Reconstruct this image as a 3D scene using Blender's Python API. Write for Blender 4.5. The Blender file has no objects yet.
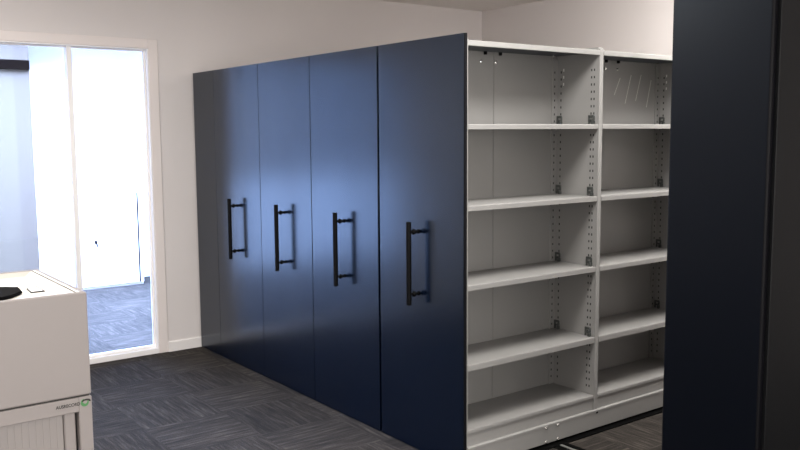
import bpy, bmesh, math, random
from mathutils import Vector, Matrix
random.seed(7)
S = bpy.context.scene
C = S.collection

# ------------------------------------------------------------------ materials
def mat(name, col, rough=0.5, metal=0.0, spec=0.5, var=0.0, vscale=(6, 6, 6), bump=0.0, bscale=200.0, tint=None):
    m = bpy.data.materials.new(name); m.use_nodes = True
    nt = m.node_tree; N = nt.nodes; L = nt.links
    b = N['Principled BSDF']
    b.inputs['Roughness'].default_value = rough
    if tint: b.inputs['Specular Tint'].default_value = tint + (1,)
    b.inputs['Metallic'].default_value = metal
    b.inputs['Specular IOR Level'].default_value = spec
    geo = N.new('ShaderNodeNewGeometry')
    mp = N.new('ShaderNodeMapping'); mp.inputs['Scale'].default_value = vscale
    L.new(geo.outputs['Position'], mp.inputs['Vector'])
    nz = N.new('ShaderNodeTexNoise'); nz.inputs['Scale'].default_value = 1.0; nz.inputs['Detail'].default_value = 3
    L.new(mp.outputs['Vector'], nz.inputs['Vector'])
    mx = N.new('ShaderNodeMix'); mx.data_type = 'RGBA'
    mx.inputs['A'].default_value = tuple(c * (1 - var) for c in col) + (1,)
    mx.inputs['B'].default_value = tuple(min(1, c * (1 + var)) for c in col) + (1,)
    L.new(nz.outputs['Fac'], mx.inputs['Factor'])
    L.new(mx.outputs['Result'], b.inputs['Base Color'])
    if bump:
        n2 = N.new('ShaderNodeTexNoise'); n2.inputs['Scale'].default_value = bscale
        L.new(geo.outputs['Position'], n2.inputs['Vector'])
        bp = N.new('ShaderNodeBump'); bp.inputs['Strength'].default_value = bump; bp.inputs['Distance'].default_value = 0.002
        L.new(n2.outputs['Fac'], bp.inputs['Height']); L.new(bp.outputs['Normal'], b.inputs['Normal'])
    return m

def carpet_mat():
    m = bpy.data.materials.new('carpet_tiles'); m.use_nodes = True
    nt = m.node_tree; N = nt.nodes; L = nt.links
    b = N['Principled BSDF']; b.inputs['Roughness'].default_value = 0.95
    b.inputs['Specular IOR Level'].default_value = 0.15
    geo = N.new('ShaderNodeNewGeometry')
    sep = N.new('ShaderNodeSeparateXYZ'); L.new(geo.outputs['Position'], sep.inputs[0])
    def mth(op, a, bb=None):
        n = N.new('ShaderNodeMath'); n.operation = op
        for i, v in enumerate((a, bb)):
            if v is None: continue
            if isinstance(v, (int, float)): n.inputs[i].default_value = v
            else: L.new(v, n.inputs[i])
        return n.outputs[0]
    T = 0.5
    xs = mth('DIVIDE', mth('ADD', sep.outputs['X'], 20.13), T); ys = mth('DIVIDE', mth('ADD', sep.outputs['Y'], 20.07), T)
    fx = mth('FLOOR', xs); fy = mth('FLOOR', ys)
    par = mth('MODULO', mth('ADD', fx, fy), 2.0)
    cid = N.new('ShaderNodeCombineXYZ'); L.new(fx, cid.inputs[0]); L.new(fy, cid.inputs[1])
    wn = N.new('ShaderNodeTexWhiteNoise'); wn.noise_dimensions = '3D'; L.new(cid.outputs[0], wn.inputs['Vector'])
    def streak(ax, ay, seed, det):
        c = N.new('ShaderNodeCombineXYZ')
        L.new(mth('MULTIPLY', sep.outputs['X'], ax), c.inputs[0]); L.new(mth('MULTIPLY', sep.outputs['Y'], ay), c.inputs[1])
        L.new(mth('MULTIPLY', wn.outputs['Value'], 37.0 + seed), c.inputs[2])
        n = N.new('ShaderNodeTexNoise'); n.inputs['Scale'].default_value = 1.0; n.inputs['Detail'].default_value = det
        n.inputs['Roughness'].default_value = 0.65
        L.new(c.outputs[0], n.inputs['Vector']); return n.outputs['Fac']
    sA = streak(4.5, 52.0, 1, 4); sB = streak(52.0, 4.5, 5, 4)
    mx = N.new('ShaderNodeMix'); L.new(par, mx.inputs['Factor']); L.new(sA, mx.inputs['A']); L.new(sB, mx.inputs['B'])
    r = N.new('ShaderNodeValToRGB')
    e = r.color_ramp.elements
    e[0].position = 0.36; e[0].color = (0.022, 0.0195, 0.0175, 1)
    e[1].position = 0.74; e[1].color = (0.085, 0.073, 0.064, 1)
    q = e.new(0.53); q.color = (0.038, 0.033, 0.029, 1)
    L.new(mx.outputs['Result'], r.inputs['Fac'])
    br = N.new('ShaderNodeMix'); br.data_type = 'RGBA'; br.blend_type = 'MULTIPLY'; br.inputs['Factor'].default_value = 1
    L.new(r.outputs['Color'], br.inputs['A'])
    g = mth('ADD', mth('MULTIPLY', wn.outputs['Value'], 0.35), 0.82)
    cc = N.new('ShaderNodeCombineXYZ')
    for i in range(3): L.new(g, cc.inputs[i])
    L.new(cc.outputs[0], br.inputs['B'])
    # tufts
    n3 = N.new('ShaderNodeTexNoise'); n3.inputs['Scale'].default_value = 130; n3.inputs['Detail'].default_value = 2
    L.new(geo.outputs['Position'], n3.inputs['Vector'])
    t = mth('ADD', mth('MULTIPLY', n3.outputs['Fac'], 1.2), 0.4)
    ct = N.new('ShaderNodeCombineXYZ')
    for i in range(3): L.new(t, ct.inputs[i])
    b2 = N.new('ShaderNodeMix'); b2.data_type = 'RGBA'; b2.blend_type = 'MULTIPLY'; b2.inputs['Factor'].default_value = 1
    L.new(br.outputs['Result'], b2.inputs['A']); L.new(ct.outputs[0], b2.inputs['B'])
    L.new(b2.outputs['Result'], b.inputs['Base Color'])
    bp = N.new('ShaderNodeBump'); bp.inputs['Strength'].default_value = 0.5; bp.inputs['Distance'].default_value = 0.004
    L.new(n3.outputs['Fac'], bp.inputs['Height']); L.new(bp.outputs['Normal'], b.inputs['Normal'])
    return m

def glass_mat():
    m = bpy.data.materials.new('clear_glass'); m.use_nodes = True
    nt = m.node_tree; N = nt.nodes; L = nt.links; N.clear()
    o = N.new('ShaderNodeOutputMaterial'); tr = N.new('ShaderNodeBsdfTransparent'); gl = N.new('ShaderNodeBsdfGlossy')
    tr.inputs['Color'].default_value = (0.94, 0.96, 0.96, 1); gl.inputs['Roughness'].default_value = 0.02
    f = N.new('ShaderNodeFresnel'); f.inputs['IOR'].default_value = 1.45
    mx = N.new('ShaderNodeMixShader'); L.new(f.outputs[0], mx.inputs[0]); L.new(tr.outputs[0], mx.inputs[1]); L.new(gl.outputs[0], mx.inputs[2])
    L.new(mx.outputs[0], o.inputs['Surface']); return m

M = dict(
    wall=mat('painted_plaster', (0.68, 0.64, 0.625), 0.8, var=0.03, vscale=(1.5, 1.5, 1.5), bump=0.05),
    ceil=mat('ceiling_board', (0.84, 0.80, 0.77), 0.9, var=0.02, bump=0.05),
    trimp=mat('trim_paint', (0.76, 0.70, 0.675), 0.5, var=0.01),
    white=mat('white_paint', (0.80, 0.77, 0.755), 0.45, var=0.01),
    alum=mat('white_aluminium', (0.90, 0.88, 0.88), 0.35, var=0.01),
    bright=mat('bright_wall_paint', (0.82, 0.82, 0.82), 0.8, var=0.01),
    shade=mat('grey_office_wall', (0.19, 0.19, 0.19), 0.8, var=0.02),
    blue=mat('pale_blue_wall_paint', (0.115, 0.093, 0.066), 0.7, var=0.05, vscale=(0.3, 9, 0.4)),
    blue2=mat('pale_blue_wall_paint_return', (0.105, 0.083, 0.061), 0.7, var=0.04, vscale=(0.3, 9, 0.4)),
    rail=mat('dark_blind_rail', (0.004, 0.0025, 0.002), 0.9, spec=0.02, var=0.05),
    navy=mat('navy_laminate', (0.0004, 0.0028, 0.0105), 0.23, spec=0.66, tint=(.60, .74, .92), var=0.02, vscale=(40, 40, 1.5)),
    navy_dark=mat('dark_navy_laminate', (0.0014, 0.0022, 0.0048), 0.33, spec=0.2, var=0.06, vscale=(40, 40, 1.5), tint=(.8, .9, 1.0)),
    black_lam=mat('charcoal_laminate', (0.006, 0.0065, 0.0075), 0.5, spec=0.15, var=0.06, vscale=(40, 40, 1.5)),
    edge=mat('black_edging', (0.0025, 0.0025, 0.004), 0.5, spec=0.12),
    black=mat('black_metal', (0.0025, 0.0025, 0.003), 0.5, spec=0.1, var=0.05),
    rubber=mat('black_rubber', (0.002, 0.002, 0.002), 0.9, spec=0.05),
    grey=mat('grey_powdercoat_steel', (0.28, 0.276, 0.268), 0.42, var=0.025, vscale=(4, 4, 4)),
    under_shade=mat('canopy_underside_shade', (0.035, 0.04, 0.05), 0.5, var=0.05),
    hole=mat('punched_hole', (0.03, 0.03, 0.029), 0.8),
    holel=mat('punched_hole_light', (0.8, 0.8, 0.78), 0.6),
    pale_streak=mat('pale_streak_strip', (0.74, 0.73, 0.70), 0.5),
    seam=mat('sheet_seam', (0.17, 0.168, 0.16), 0.6),
    clip=mat('dark_shelf_clip', (0.055, 0.06, 0.057), 0.5),
    bolt=mat('bright_zinc_bolt', (0.75, 0.74, 0.72), 0.25, metal=0.9),
    beige=mat('warm_grey_cabinet_steel', (0.275, 0.25, 0.242), 0.5, var=0.01),
    cream=mat('cream_tray_liner', (0.86, 0.82, 0.75), 0.5, var=0.01),
    rim_shade=mat('shaded_tray_slope', (0.50, 0.46, 0.42), 0.5, var=0.01),
    slat=mat('tambour_slats', (0.28, 0.258, 0.25), 0.45, var=0.02),
    ink=mat('black_print', (0.02, 0.018, 0.016), 0.6),
    green=mat('green_print', (0.06, 0.22, 0.07), 0.5),
    cloth=mat('black_cloth', (0.003, 0.003, 0.0035), 0.9, spec=0.05, var=0.1, vscale=(60, 60, 60)),
    card=mat('white_card', (0.82, 0.82, 0.82), 0.6),
    steel=mat('rail_steel', (0.55, 0.55, 0.53), 0.3, metal=0.8),
    carpet=carpet_mat(), glass=glass_mat(),
)

# ------------------------------------------------------------------ mesh builder
class MB:
    def __init__(self): self.bm = bmesh.new(); self.mats = []
    def mi(self, m):
        if m not in self.mats: self.mats.append(m)
        return self.mats.index(m)
    def _add(self, tmp, m):
        k = self.mi(m)
        for f in tmp.faces: f.material_index = k
        me = bpy.data.meshes.new('t'); tmp.to_mesh(me); tmp.free(); self.bm.from_mesh(me); bpy.data.meshes.remove(me)
    def box(self, a, b, m, bev=0.0, seg=1):
        t = bmesh.new(); bmesh.ops.create_cube(t, size=1)
        a = Vector(a); b = Vector(b); d = b - a
        for v in t.verts: v.co = Vector((a[i] + (v.co[i] + .5) * d[i] for i in range(3)))
        if bev: bmesh.ops.bevel(t, geom=t.edges[:], offset=min(bev, min(abs(x) for x in d) * .45), segments=seg, affect='EDGES', profile=.5)
        self._add(t, m); return self
    def prism(self, pts, axis, lo, hi, m, bev=0.0):
        """closed 2-D outline extruded along axis (0 x,1 y,2 z)"""
        t = bmesh.new(); o = [i for i in range(3) if i != axis]
        def P(p, w):
            v = [0, 0, 0]; v[o[0]], v[o[1]] = p; v[axis] = w; return v
        A = [t.verts.new(P(p, lo)) for p in pts]; B = [t.verts.new(P(p, hi)) for p in pts]; n = len(pts)
        t.faces.new(A); t.faces.new(B[::-1])
        for i in range(n): t.faces.new((A[i], B[i], B[(i + 1) % n], A[(i + 1) % n]))
        bmesh.ops.recalc_face_normals(t, faces=t.faces[:])
        self._add(t, m); return self
    def lathe(self, prof, origin, direction, m, n=20):
        """prof list of (r, t) along direction"""
        t = bmesh.new(); d = Vector(direction).normalized()
        q = d.to_track_quat('Z', 'Y').to_matrix(); rings = []
        for r, h in prof:
            rings.append([t.verts.new(Vector(origin) + q @ Vector((r * math.cos(2 * math.pi * k / n), r * math.sin(2 * math.pi * k / n), h))) for k in range(n)])
        for i in range(len(rings) - 1):
            for k in range(n): t.faces.new((rings[i][k], rings[i][(k + 1) % n], rings[i + 1][(k + 1) % n], rings[i + 1][k]))
        t.faces.new(rings[0][::-1]); t.faces.new(rings[-1])
        bmesh.ops.recalc_face_normals(t, faces=t.faces[:])
        self._add(t, m); return self
    def quad(self, pts, m):
        t = bmesh.new(); t.faces.new([t.verts.new(p) for p in pts]); self._add(t, m); return self
    def build(self, name, parent=None, smooth=False):
        me = bpy.data.meshes.new(name)
        off = parent_world(parent) if parent else Vector((0, 0, 0))
        bmesh.ops.translate(self.bm, verts=self.bm.verts[:], vec=-off)
        self.bm.to_mesh(me); self.bm.free()
        for m in self.mats: me.materials.append(m)
        o = bpy.data.objects.new(name, me); C.objects.link(o)
        if parent: o.parent = parent
        if smooth:
            for p in me.polygons: p.use_smooth = True
            md = o.modifiers.new('edges', 'EDGE_SPLIT'); md.split_angle = math.radians(35)
        return o

def parent_world(p):
    v = Vector((0, 0, 0))
    while p: v = v + p.location; p = p.parent
    return v

def thing(name, label, cat, loc, group=None):
    o = bpy.data.objects.new(name, None); C.objects.link(o); o.location = loc; o.empty_display_size = .1
    tag(o, label, cat, group); return o
def tag(o, label, cat, group=None):
    o['label'] = label; o['category'] = cat
    if group: o['group'] = group
    return o
def struct(o): o['kind'] = 'structure'; return o

# ------------------------------------------------------------------ key dimensions (metres)
XW = -3.285            # glazed wall plane
YB = 3.088             # back wall plane
ZC = 2.928
XR, YF = 5.2, -5.2     # unseen sides of the room, behind the camera
XF = -6.95             # far wall of the next room
H = 2.206
G1, G0 = -0.345, -2.05 # opening of the glazing in y
GT = 2.382

# ------------------------------------------------------------------ setting
struct(MB().box((XF - .1, YF, -.1), (XR, YB, 0), M['carpet']).build('floor'))
struct(MB().box((XF - .1, YF - .1, ZC), (XR + .1, YB + .1, ZC + .1), M['ceil']).build('ceiling'))
w = MB()
w.box((XW - .1, G1, 0), (XW, YB, ZC), M['wall']).box((XW - .1, G0, GT), (XW, G1, ZC), M['wall']).box((XW - .1, YF, 0), (XW, G0, ZC), M['wall'])
struct(w.build('wall_left'))
struct(MB().box((XW - .1, YB, 0), (XR + .1, YB + .1, ZC), M['wall']).build('wall_back'))
struct(MB().box((XR, YF, 0), (XR + .1, YB, ZC), M['wall']).build('wall_right'))
struct(MB().box((XW, YF - .1, 0), (XR + .1, YF, ZC), M['wall']).build('wall_front'))
# next room, seen through the glass
struct(MB().box((XF - .1, -.453, 0), (XF, YB, ZC), M['bright']).build('wall_far'))
struct(MB().box((XF, YB, 0), (XW - .1, YB + .1, ZC), M['bright']).build('wall_far_right'))
struct(MB().box((XF - .1, YF - .1, 0), (XW, YF, ZC), M['bright']).build('wall_far_left'))
wb = MB()
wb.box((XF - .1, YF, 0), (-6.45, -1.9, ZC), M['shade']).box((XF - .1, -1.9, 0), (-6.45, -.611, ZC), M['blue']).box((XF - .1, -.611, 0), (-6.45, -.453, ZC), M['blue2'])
struct(wb.build('wall_far_blue'))

# skirting boards and architrave
def skirting(name, outline_axis, lo, hi, base, sgn):
    h = .082
    prof = [(base, 0), (base + sgn * .014, 0), (base + sgn * .014, h - .006), (base + sgn * .009, h), (base, h)]
    return struct(MB().prism(prof, outline_axis, lo, hi, M['white']).build(name))
skirting('baseboard_left', 1, -.272, YB, XW, 1)
skirting('baseboard_back', 0, XW + .015, XR, YB, -1)
tr = MB()
tr.box((XW, -.345, 0), (XW + .008, -.272, 2.452), M['trimp'], .003)
tr.box((XW, G0 - .07, GT), (XW + .008, -.345, 2.452), M['trimp'], .003)
tr.box((XW, G0 - .07, 0), (XW + .008, G0, GT), M['trimp'], .003)
struct(tr.build('trim_1'))

# glazed screen
win = bpy.data.objects.new('window_1', None); C.objects.link(win); win.location = (XW - .05, -.9, 0); struct(win)
f = MB()
f0, f1 = XW - .098, XW + .003
gx = XW - .058                                                          # glass line
f.box((f0, G1 - .010, 0), (f1, G1, GT), M['alum'], .002)                # right jamb liner
f.box((gx - .014, G1 - .024, .04), (gx + .014, G1 - .010, GT - .01), M['alum'], .002)
f.box((f0, G0, 0), (f1, G0 + .010, GT), M['alum'], .002)
f.box((f0, G0 + .01, GT - .010), (f1, G1 - .01, GT), M['alum'], .002)   # head
f.box((gx - .014, G0 + .01, GT - .022), (gx + .014, G1 - .024, GT - .010), M['alum'], .002)
f.box((f0, G0 + .01, 0), (f1, G1 - .010, .042), M['alum'], .002)        # sill
f.box((gx - .014, G0 + .01, .042), (gx + .014, G1 - .024, .058), M['alum'], .002)
muls = (-.929, -1.62)
for y in muls:
    f.box((gx - .03, y - .019, .042), (XW - .012, y + .018, GT - .01), M['alum'], .002)
f.build('window_frame', win)
ys = [G1 - .022, muls[0], muls[1], G0 + .008]
for a, b in zip(ys[:-1], ys[1:]):
    MB().box((gx - .003, b + .0185, .05), (gx + .003, a - .0195 if a in muls else a, GT - .02), M['glass']).build('window_pane', win)

# blind rail on the pale blue wall
br = MB().box((-6.45, -1.9, 2.414), (-6.41, -.456, 2.512), M['rail'], .004)
tag(br.build('blind_rail'), 'long dark horizontal blind rail high on the pale blue wall behind the glass', 'rail')

# ------------------------------------------------------------------ cupboard in the next room
cx = -6.45
cb = thing('storage_cupboard', 'white cupboard with a small lock standing on blue carpet behind the glass', 'cupboard', (-6.68, .2, 0))
c = MB()
c.box((XF + .01, -.451, .0), (cx - .02, .69, 1.10), M['white'], .004)
c.box((cx - .02, .652, .03), (cx, .69, 1.10), M['white'], .003)
c.build('carcass', cb)
for a, b in ((-.450, .101), (.103, .636)):
    dr = MB().box((cx - .016, a, .035), (cx, b, 1.099), M['white'], .001).build('door', cb)
    if a > 0:
        MB().lathe([(.014, 0), (.014, .006), (.008, .008), (.008, .018), (.006, .02)], (cx, .158, .54), (1, 0, 0), M['black'], 16).box((cx + .016, .138, .515), (cx + .026, .165, .548), M['black'], .003).box((cx + .016, .158, .478), (cx + .024, .172, .515), M['black'], .002).build('lock', dr)
MB().box((cx - .019, .637, .035), (cx + .001, .653, 1.07), M['rubber']).build('door_gap', cb)
MB().box((XF + .01, -.451, 1.10), (cx, .69, 1.125), M['white'], .003).build('cupboard_top', cb)

# ------------------------------------------------------------------ shelving units
def front_panel(name, root, x0, x1, top, m, y0=0.0, th=.014, zb=.006, r=.012):
    p = MB()
    # outline in (x,y): softly rounded right and left edges
    pts = []
    for cxx, a0 in ((x0 + r, 180), (x1 - r, 270)):
        for k in range(7):
            a = math.radians(a0 + 90 * k / 6); pts.append((cxx + r * math.cos(a), y0 + r + r * math.sin(a)))
    pts += [(x1, y0 + th), (x0, y0 + th)]
    p.prism(pts, 2, zb, top, m)
    o = p.build(name, root)
    e = o.data; e.materials.append(M['edge'])
    for f in e.polygons:     # rounded and side faces carry the black edging
        n = f.normal
        if (abs(n.x) > .25 and r > .005) or n.z > .9: f.material_index = 1
    return o

def handle(root, x, yb=-.066, z0=.817, z1=1.260):
    h = MB().lathe([(.012, 0), (.014, .002), (.014, z1 - z0 - .002), (.012, z1 - z0)], (x, yb, z0), (0, 0, 1), M['black'], 24).build('handle', root, True)
    for z in (z0 + .056, z1 - .054):
        MB().lathe([(.007, 0), (.007, .022), (.0125, .026), (.0150, .031), (.0150, .036), (.0125, .041), (.0075, .045), (.0075, -yb - .005), (.012, -yb - .004), (.012, -yb - .0005)],
                   (x, yb, z), (0, 1, 0), M['black'], 20).build('standoff', h, True)
    return h

YE = 1.985   # far end of the runs

def carcass(root, x0, x1):
    b = MB(); b.box((x0, .02, .018), (x1, YE, .125), M['grey'], .002); b.build('base_carriage', root)
    MB().box((x0, .02, 2.146), (x1, YE, 2.173), M['grey'], .002).build('canopy', root)
    for y in (.02, .985, YE - .03):
        MB().box((x0, y, .125), (x1, y + .03, 2.146), M['grey'], .002).build('upright', root)
    MB().box(((x0 + x1) / 2 - .006, .05, .125), ((x0 + x1) / 2 + .006, YE - .03, 2.146), M['grey']).build('back_panel', root)
    MB().box((x0 + .03, .03, .0), (x1 - .03, YE - .01, .018), M['rubber']).build('skirt_shade', root)

G = 'navy fronted mobile shelving units closed up against the glazed wall'
units = [
    ((-2.8835, -2.1635), -2.527, 'navy mobile shelving unit with black bar handle, first handled one from the glazed wall', 'mobile_shelving_unit'),
    ((-2.1615, -1.473), -1.820, 'navy mobile shelving unit with black bar handle, second handled one from the glazed wall', 'mobile_shelving_unit'),
    ((-1.469, -.745), -1.094, 'navy mobile shelving unit with black bar handle, directly left of the unit with open shelves', 'mobile_shelving_unit'),
]
for (x0, x1), hx, lab, nm in units:
    r = thing(nm, lab, 'shelving unit', ((x0 + x1) / 2, 1.0, 0), G)
    carcass(r, x0 + .012, x1 - .012)
    front_panel('front_panel', r, x0, x1, H, M['navy'], r=.003)
    handle(r, hx)
# fixed narrow unit against the wall (no handle)
r = thing('fixed_shelving_unit', 'narrow dark navy fixed shelving unit without handle, against the wall beside the glass', 'shelving unit', (-3.07, 1.0, 0))
carcass(r, -3.245, -2.90)
front_panel('front_panel', r, -3.259, -2.8845, H, M['navy'], r=.002)

# ---- the open unit facing the aisle
r = thing('mobile_shelving_unit', 'navy mobile shelving unit whose open grey shelves face the aisle', 'shelving unit', (-.37, 1.0, 0))
front_panel('front_panel', r, -.734, 0, H, M['navy'])
handle(r, -.373)
g = M['grey']
XB = -.324
UPS = [(.0145, .020), (.987, 1.018), (1.955, 1.986)]
def holes(b, y, x_list, face, m1=M['hole'], z0=.26, z1=2.10, dz=.0402, wx=.0085, wz=.013):
    z = z0
    while z < z1:
        for xx in x_list: b.quad([(xx - wx / 2, y, z - wz / 2), (xx + wx / 2, y, z - wz / 2), (xx + wx / 2, y, z + wz / 2), (xx - wx / 2, y, z + wz / 2)], m1)
        z += dz
for i, (a, b_) in enumerate(UPS):
    u = MB()
    u.box((-.012, a, .121), (.001, b_, 2.182), g, .002)                     # front flange
    mid = (a + b_) / 2
    if i == 0: u.box((XB, a, .121), (-.012, a + .005, 2.19), g)
    elif i == 2: u.box((XB, a, .121), (-.012, a + .012, 2.19), g)
    else: u.box((XB, a, .121), (-.012, b_, 2.19), g)
    u.box((XB, a - (.04 if i else 0), .121), (XB + .012, b_ + (.04 if i < 2 else 0), 2.15), g, .001)    # rear post
    if i: 
        holes(u, a - .0006, (-.056, -.036), -1)
        holes(u, a - .0006, (-.283,), -1, M['hole'])
        z = .26
        while z < 2.1:
            u.quad([(XB + .0126, a - .028, z - .006), (XB + .0126, a - .02, z - .006), (XB + .0126, a - .02, z + .006), (XB + .0126, a - .028, z + .006)], M['hole']); z += .0402
        zz = 2.0
        while zz < 2.1:
            u.quad([(-.268, a - .0009, zz - .008), (-.260, a - .0009, zz - .008), (-.260, a - .0009, zz + .008), (-.268, a - .0009, zz + .008)], M['holel']); zz += .0402
    u.build('upright', r)
bays = [(.021, .985), (1.020, 1.953)]
shelf_tops = [(1.767, 1.742), (1.3645, 1.337), (.9635, .9355), (.5545, .5225), (.214, .196)]
for bi, (a, b_) in enumerate(bays):
    # back panel (two sheets with an overlap seam)
    bp = MB(); s = .49 if bi == 0 else 1.49
    bp.box((XB - .006, a, .2), (XB, s, 2.164), g).box((XB - .006, s - .002, .2), (XB + (.0025 if bi == 0 else 0), b_, 2.164), g)
    if bi == 0: bp.quad([(XB + .0028, s + .001, .22), (XB + .0028, s + .0035, .22), (XB + .0028, s + .0035, 2.14), (XB + .0028, s + .001, 2.14)], M['seam'])
    if bi == 1:
        for ya, za, yb2, zb2 in ((1.559, 2.058, 1.505, 1.952), (1.666, 2.08, 1.611, 1.90), (1.765, 2.084, 1.715, 1.92), (1.868, 2.055, 1.825, 1.88)):
            bp.quad([(XB + .0035, yb2, zb2), (XB + .0035, yb2 + .005, zb2), (XB + .0035, ya + .005, za), (XB + .0035, ya, za)], M['pale_streak'])  # pale slanted streaks across the back sheet
    bp.build('back_panel', r)
    # canopy: top sheet with a folded lip
    ca = MB()
    ca.box((XB, a - .004, 2.166), (.0, b_ + .004, 2.1735), g).box((-.012, a - .002, 2.146), (.002, b_ + .002, 2.1735), g, .002)
    ca.box((XB + .001, a, 2.163), (-.012, b_, 2.166), M['under_shade'])  # dark sheet puts the shade under the canopy into its colour
    cn = ca.build('canopy', r)
    for yy in ((.419, .53) if bi == 0 else (1.418, 1.532)):
        MB().box((XB + .003, yy - .008, 2.146), (XB + .02, yy + .008, 2.166), M['black'], .003).build('canopy_bracket', cn)
        MB().lathe([(.009, 0), (.009, .003), (.005, .006)], (XB + .003, yy - (.025 if bi == 0 else 0), 2.109), (1, 0, 0), M['bolt'], 12).build('bolt', r)
    ct = MB().lathe([(.011, 0), (.011, .004), (.006, .008)], (-.29, b_ - .06, 2.164), (0, 0, -1), M['bolt'], 12); ct.build('bolt', cn)
    for si, (zt, zb) in enumerate(shelf_tops):
        sh = MB(); fx = 0.0
        sh.box((XB + .004, a, zt - .006), (fx - .001, b_, zt - .001), g)
        # folded front lip with a rolled top edge
        sh.prism([(fx - .012, zb), (fx, zb), (fx, zt - .004), (fx - .003, zt), (fx - .012, zt)], 1, a + .0005, b_ - .0005, g)
        sh.box((XB + .004, a, zb), (XB + .012, b_, zt - .006), g)
        so = sh.build('shelf', r)
        if si < 4:
            for ci, (xx, wd) in enumerate(((-.048, .022), (-.288, .020))):
                k = MB()
                yy = b_ + .0015
                k.box((xx - wd, yy - .010, zt), (xx - wd + .009, yy, zt + .052), M['clip'], .002)
                k.box((xx - wd, yy - .010, zt + .040), (xx + wd * .7, yy, zt + .052), M['clip'], .002)
                k.box((xx - wd, yy - .010, zt + .018), (xx + wd * .7, yy, zt + .028), M['clip'], .002)
                k.box((xx + wd * .5, yy - .010, zt + .022), (xx + wd * .9, yy, zt + .048), M['clip'], .002)
                k.box((xx + wd * .2, yy - .016, zt - .001), (xx + wd, yy, zt + .020), M['clip'], .002)
                k.build('shelf_clip', so)
    MB().box((-.016, a, .121), (-.006, b_, .193), g).build('plinth_strip', r)
bm_ = MB()
bm_.box((-.72, .02, .02), (.0, 1.99, .117), g, .002)
bm_.prism([(-.01, .112), (.012, .112), (.012, .124), (.009, .1265), (-.01, .1265)], 1, .0155, 1.99, g)
bm_.box((-.004, .0155, .018), (.010, 1.99, .114), g, .002)
bb = bm_.build('base_carriage', r)
for y in (.583, .675):
    for z in (.030, .109):
        MB().lathe([(.009, 0), (.009, .004), (.005, .008)], (.010, y, z), (1, 0, 0), M['bolt'], 12).build('bolt', bb)
MB().box((.006, .998, .105), (.0125, 1.012, .115), M['black']).build('notch', bb)
MB().box((-.70, .03, 0), (-.02, 1.97, .02), M['rubber']).box((-.02, .03, 0), (.045, 1.97, .005), M['rubber'], .001).build('skirt_shade', r)  # thin black strip in front of the base stands for its floor shadow
# rear half, against the next unit
MB().box((-.722, .02, .121), (XB - .01, 1.985, 2.17), g, .002).build('rear_body', r)

# ---- floor rails
def floor_rail(y, lab):
    t = thing('floor_rail', lab, 'rail', (.58, y, 0), 'steel rails let into the carpet of the aisle')
    MB().box((.046, y - .055, 0), (1.17, y - .010, .004), M['rubber'], .001).box((.046, y + .010, 0), (1.17, y + .055, .004), M['rubber'], .001).build('rail_channel', t)
    MB().box((.046, y - .008, .0), (1.17, y + .008, .007), M['steel'], .001).build('rail_bar', t)
floor_rail(.665, 'thin steel floor rail running across the aisle under the bolts of the shelving base')

# ---- dark unit on the right
r = thing('fixed_shelving_unit', 'tall near-black end unit without handle, nearest the camera on the right of the aisle', 'shelving unit', (1.38, 1.0, 0))
front_panel('front_panel', r, 1.173, 1.577, 2.27, M['navy_dark'], th=.022)
MB().box((1.568, .028, .006), (1.588, YE, 2.27), M['black_lam'], .002).build('side_panel', r)
MB().box((1.20, .03, 0), (1.56, YE, .12), g, .002).build('base_carriage', r)
MB().box((1.20, .03, 2.146), (1.56, YE, 2.173), g, .002).build('canopy', r)
for y in (.024, .987, 1.955): MB().box((1.20, y, .12), (1.56, y + .03, 2.146), g, .002).build('upright', r)
MB().box((1.552, .054, .12), (1.562, 1.955, 2.146), g).build('back_panel', r)
for zt, zb in shelf_tops:
    for a, b_ in ((.054, .987), (1.017, 1.955)): MB().box((1.20, a, zb), (1.55, b_, zt), g, .002).build('shelf', r)

# ------------------------------------------------------------------ tambour cabinet with tray box on top
FX, BX, R_, L_ = .922, .442, -2.107, -3.007
t = thing('tambour_cabinet', 'warm grey steel cabinet with a vertical slatted tambour door and small black and green badge', 'cabinet', ((FX + BX) / 2, (R_ + L_) / 2, 0))
bz = M['beige']
c = MB()
c.box((BX, R_ - .034, 0), (FX, R_, 1.043), bz, .002)
c.box((BX, L_, 0), (FX, L_ + .034, 1.043), bz, .002)
c.box((BX, L_ + .034, .0), (BX + .012, R_ - .034, 1.043), bz)
c.box((BX, L_ + .034, 1.02), (FX - .02, R_ - .034, 1.043), bz)
c.box((BX, L_ + .034, 0), (FX, R_ - .034, .06), bz, .002)
c.build('carcass', t)
top_rail = MB().box((FX - .02, L_ + .034, 1.004), (FX, R_ - .033, 1.043), bz, .002).build('top_rail', t)
d = MB(); y = R_ - .070
x1 = FX - .022
while y > L_ + .05:
    y2 = y - .017
    d.prism([(x1 - .010, y), (x1 - .0016, y), (x1 - .001, y - .0012), (x1 - .001, y2 + .0012), (x1 - .0016, y2), (x1 - .010, y2)], 2, .06, 1.01, M['slat']); y = y2
d.build('tambour_door', t)
MB().box((FX - .034, R_ - .069, .06), (FX - .014, R_ - .040, 1.006), bz, .003).build('door_grip', t)
MB().box((FX - .036, R_ - .040, .06), (FX - .030, R_ - .034, 1.006), M['rubber']).build('door_seal', t)

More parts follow.
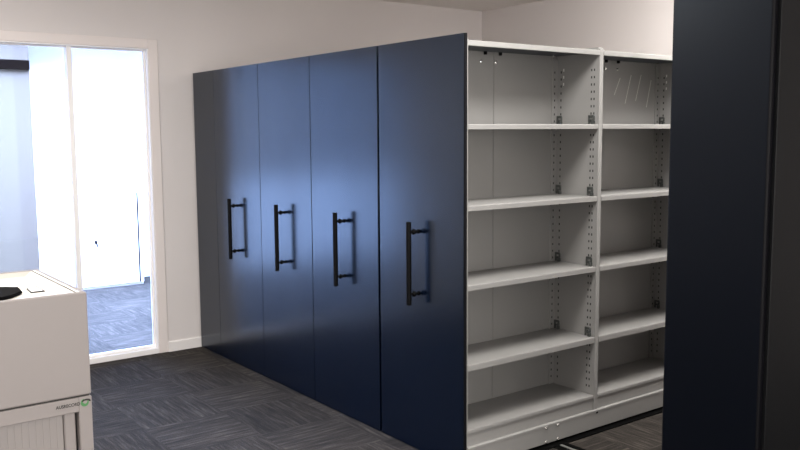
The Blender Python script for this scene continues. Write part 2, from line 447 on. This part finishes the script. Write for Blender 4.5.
# badge: lettering and emblem on the top rail
cu = bpy.data.curves.new('badge_text', 'FONT'); cu.body = 'AUSRECORD'; cu.size = .0125; cu.extrude = .0002; cu.offset = .0003
cu.space_character = 1.0
to = bpy.data.objects.new('tmp_text', cu); C.objects.link(to)
bpy.context.view_layer.update()
me = bpy.data.meshes.new_from_object(to.evaluated_get(bpy.context.evaluated_depsgraph_get()))
C.objects.unlink(to); bpy.data.objects.remove(to)
xs = [v.co.x for v in me.vertices]; wdt = max(xs) - min(xs); x0 = min(xs)
ky = .061 / wdt
for v in me.vertices:
    x, yv, z = v.co
    v.co = Vector((FX + .0006 + z, -2.1985 + (x - x0) * ky, 1.0225 + yv * .95))
me.materials.append(M['ink'])
bt = bpy.data.objects.new('badge_lettering', me); C.objects.link(bt); bt.parent = top_rail
bpy.context.view_layer.update()
for v in me.vertices: v.co -= parent_world(t)
em = MB()
def ring(cy, cz, ry, rz, w, a0, a1, m, x=FX + .0007, n=20):
    for k in range(n):
        A = math.radians(a0 + (a1 - a0) * k / n); B = math.radians(a0 + (a1 - a0) * (k + 1) / n)
        ta = math.sin(math.pi * k / n); tb = math.sin(math.pi * (k + 1) / n)
        ia = 1 - w * (.35 + .65 * ta); ib = 1 - w * (.35 + .65 * tb)
        em.quad([(x, cy + ry * math.cos(A), cz + rz * math.sin(A)), (x, cy + ry * math.cos(B), cz + rz * math.sin(B)),
                 (x, cy + ry * ib * math.cos(B), cz + rz * ib * math.sin(B)), (x, cy + ry * ia * math.cos(A), cz + rz * ia * math.sin(A))], m)
ring(-2.1255, 1.0270, .0105, .0105, .75, 100, 390, M['green'])
ring(-2.1215, 1.0305, .0115, .0062, .8, -25, 190, M['ink'], FX + .0010)
em.build('badge_emblem', top_rail)

# box on the cabinet: four sides with a rim, sloped inner edge and a shallow cream liner
b = thing('top_box', 'plain warm grey box with open shallow tray top, standing on the tambour cabinet', 'box', ((FX + BX) / 2, (R_ + L_) / 2, 1.0445))
zb, zt, zl = 1.0475, 1.320, 1.305
s = MB()
s.box((FX - .014, L_, zb), (FX, R_, zt), bz, .003); s.box((BX, L_, zb), (BX + .014, R_, zt), bz, .003)
s.box((BX + .014, R_ - .014, zb), (FX - .014, R_, zt), bz, .003); s.box((BX + .014, L_, zb), (FX - .014, L_ + .014, zt), bz, .003)
s.box((BX + .004, L_ + .004, 1.0435), (FX - .004, R_ - .004, zb + .002), M['ink'])
s.build('body', b)
k = MB()
def rim(lo, hi, lo2, hi2):   # nested rectangles at two heights
    (ax, ay), (bx_, by) = lo, hi; (cx_, cy_), (dx, dy) = lo2, hi2
    O = [(ax, ay, zt - .002), (bx_, ay, zt - .002), (bx_, by, zt - .002), (ax, by, zt - .002)]
    P = [(cx_, cy_, zl), (dx, cy_, zl), (dx, dy, zl), (cx_, dy, zl)]
    for i in range(4): k.quad([O[i], O[(i + 1) % 4], P[(i + 1) % 4], P[i]], M['rim_shade'])  # slopes coloured darker than the liner to stand for their shade
    k.quad(P, M['cream'])
rim((BX + .014, L_ + .018), (FX - .014, -2.1315), (.476, L_ + .05), (FX - .030, -2.157))
k.box((BX + .0135, -2.128, zt - .012), (FX - .0135, R_ - .0138, zt - .0006), M['cream'])
k.box((BX + .0135, -2.1315, zt - .012), (FX - .0135, -2.128, zt - .0014), M['ink'])
k.box((BX + .0135, L_ + .0135, zt - .012), (FX - .0135, L_ + .018, zt - .0006), M['cream'])
k.build('tray_liner', b)

# black pouch and white tag in the tray
p = MB()
out = [(.600, -2.34), (.660, -2.268), (.698, -2.222), (.772, -2.230), (.815, -2.262), (.836, -2.292), (.84, -2.52), (.60, -2.54)]
p.prism(out, 2, zl + .001, zl + .010, M['cloth'])
bmesh.ops.bevel(p.bm, geom=p.bm.edges[:], offset=.003, segments=2, affect='EDGES')
tag(p.build('pouch', None, True), 'flat black fabric pouch lying in the tray of the grey box', 'pouch')
q = MB()
def shrink(P, s):
    c0 = sum((Vector(v) for v in P), Vector((0, 0))) / len(P); return [tuple(c0 + (Vector(v) - c0) * s) for v in P]
card = [(.700, -2.204), (.672, -2.172), (.768, -2.172), (.770, -2.209)]
q.prism(card, 2, zl + .001, zl + .003, M['ink']); q.prism(shrink(card, .80), 2, zl + .003, zl + .0034, M['card'])
tag(q.build('card_tag'), 'small white card with a black border beside the black pouch', 'card')

# ------------------------------------------------------------------ light
def area(name, loc, sx, sy, power, col, rot=(0, 0, 0), spread=180):
    l = bpy.data.lights.new(name, 'AREA'); l.shape = 'RECTANGLE'; l.size = sx; l.size_y = sy; l.energy = power; l.color = col
    l.spread = math.radians(spread)
    o = bpy.data.objects.new(name, l); C.objects.link(o); o.location = loc; o.rotation_euler = rot
    return o
area('office_daylight', (-5.2, -1.5, ZC - .02), 2.2, 6.6, 2500, (.42, .57, 1.0), spread=140)
area('reflection_lamp', (-6.43, -3.2, .62), 2.4, 1.1, 62, (.42, .58, 1.0), (math.radians(90), 0, math.radians(-90)))  # unseen lamp added to put a bluish reflection on the navy panels
WARM = (1.0, .965, .925)
area('ceiling_panel_aisle', (.6, 1.75, ZC - .02), .6, 1.2, 44, WARM)
area('entry_fill', (.85, -.1, ZC - .02), .6, 1.2, 60, WARM)  # added lamp, brightens the lower shelves and base
area('back_wall_fill', (.1, 1.7, ZC - .12), .5, .3, 50, WARM, (math.radians(60), 0, 0))  # added lamp tilted at the back wall to brighten it
area('ceiling_panel_room', (1.2, -2.6, ZC - .02), 1.2, .6, 22, WARM)
area('left_fill', (-1.2, -2.6, ZC - .02), 1.2, .6, 120, WARM)  # unseen fill lamp added to lift the glazed wall
area('room_fill', (XR - .05, -2.3, 1.6), 4.4, 1.9, 185, WARM, (math.radians(90), 0, math.radians(90)))  # broad soft fill added behind the camera, no window there
wd = bpy.data.worlds.new('world'); S.world = wd; wd.use_nodes = True
wd.node_tree.nodes['Background'].inputs[0].default_value = (.5, .55, .6, 1); wd.node_tree.nodes['Background'].inputs[1].default_value = .05

# ------------------------------------------------------------------ camera
f_px, yaw, pitch, roll = 849.286, .930048, -.1076336, -.0068850
cam = bpy.data.cameras.new('camera'); cam.sensor_fit = 'HORIZONTAL'; cam.sensor_width = 36; cam.lens = f_px / 800 * 36
co = bpy.data.objects.new('camera', cam); C.objects.link(co)
fw = Vector((-math.sin(yaw) * math.cos(pitch), math.cos(yaw) * math.cos(pitch), math.sin(pitch)))
rt = Vector((math.cos(yaw), math.sin(yaw), 0)); up = rt.cross(fw)
R2 = math.cos(roll) * rt + math.sin(roll) * up; U2 = -math.sin(roll) * rt + math.cos(roll) * up
m4 = Matrix((R2, U2, -fw)).transposed().to_4x4(); m4.translation = Vector((3.158395, -2.755596, 1.724798))
co.matrix_world = m4; S.camera = co; cam.clip_start = .05

S.view_settings.view_transform = 'Standard'; S.view_settings.look = 'None'; S.view_settings.exposure = 0; S.view_settings.gamma = 1
S.cycles.max_bounces = 10; S.cycles.diffuse_bounces = 6; S.cycles.sample_clamp_indirect = 6
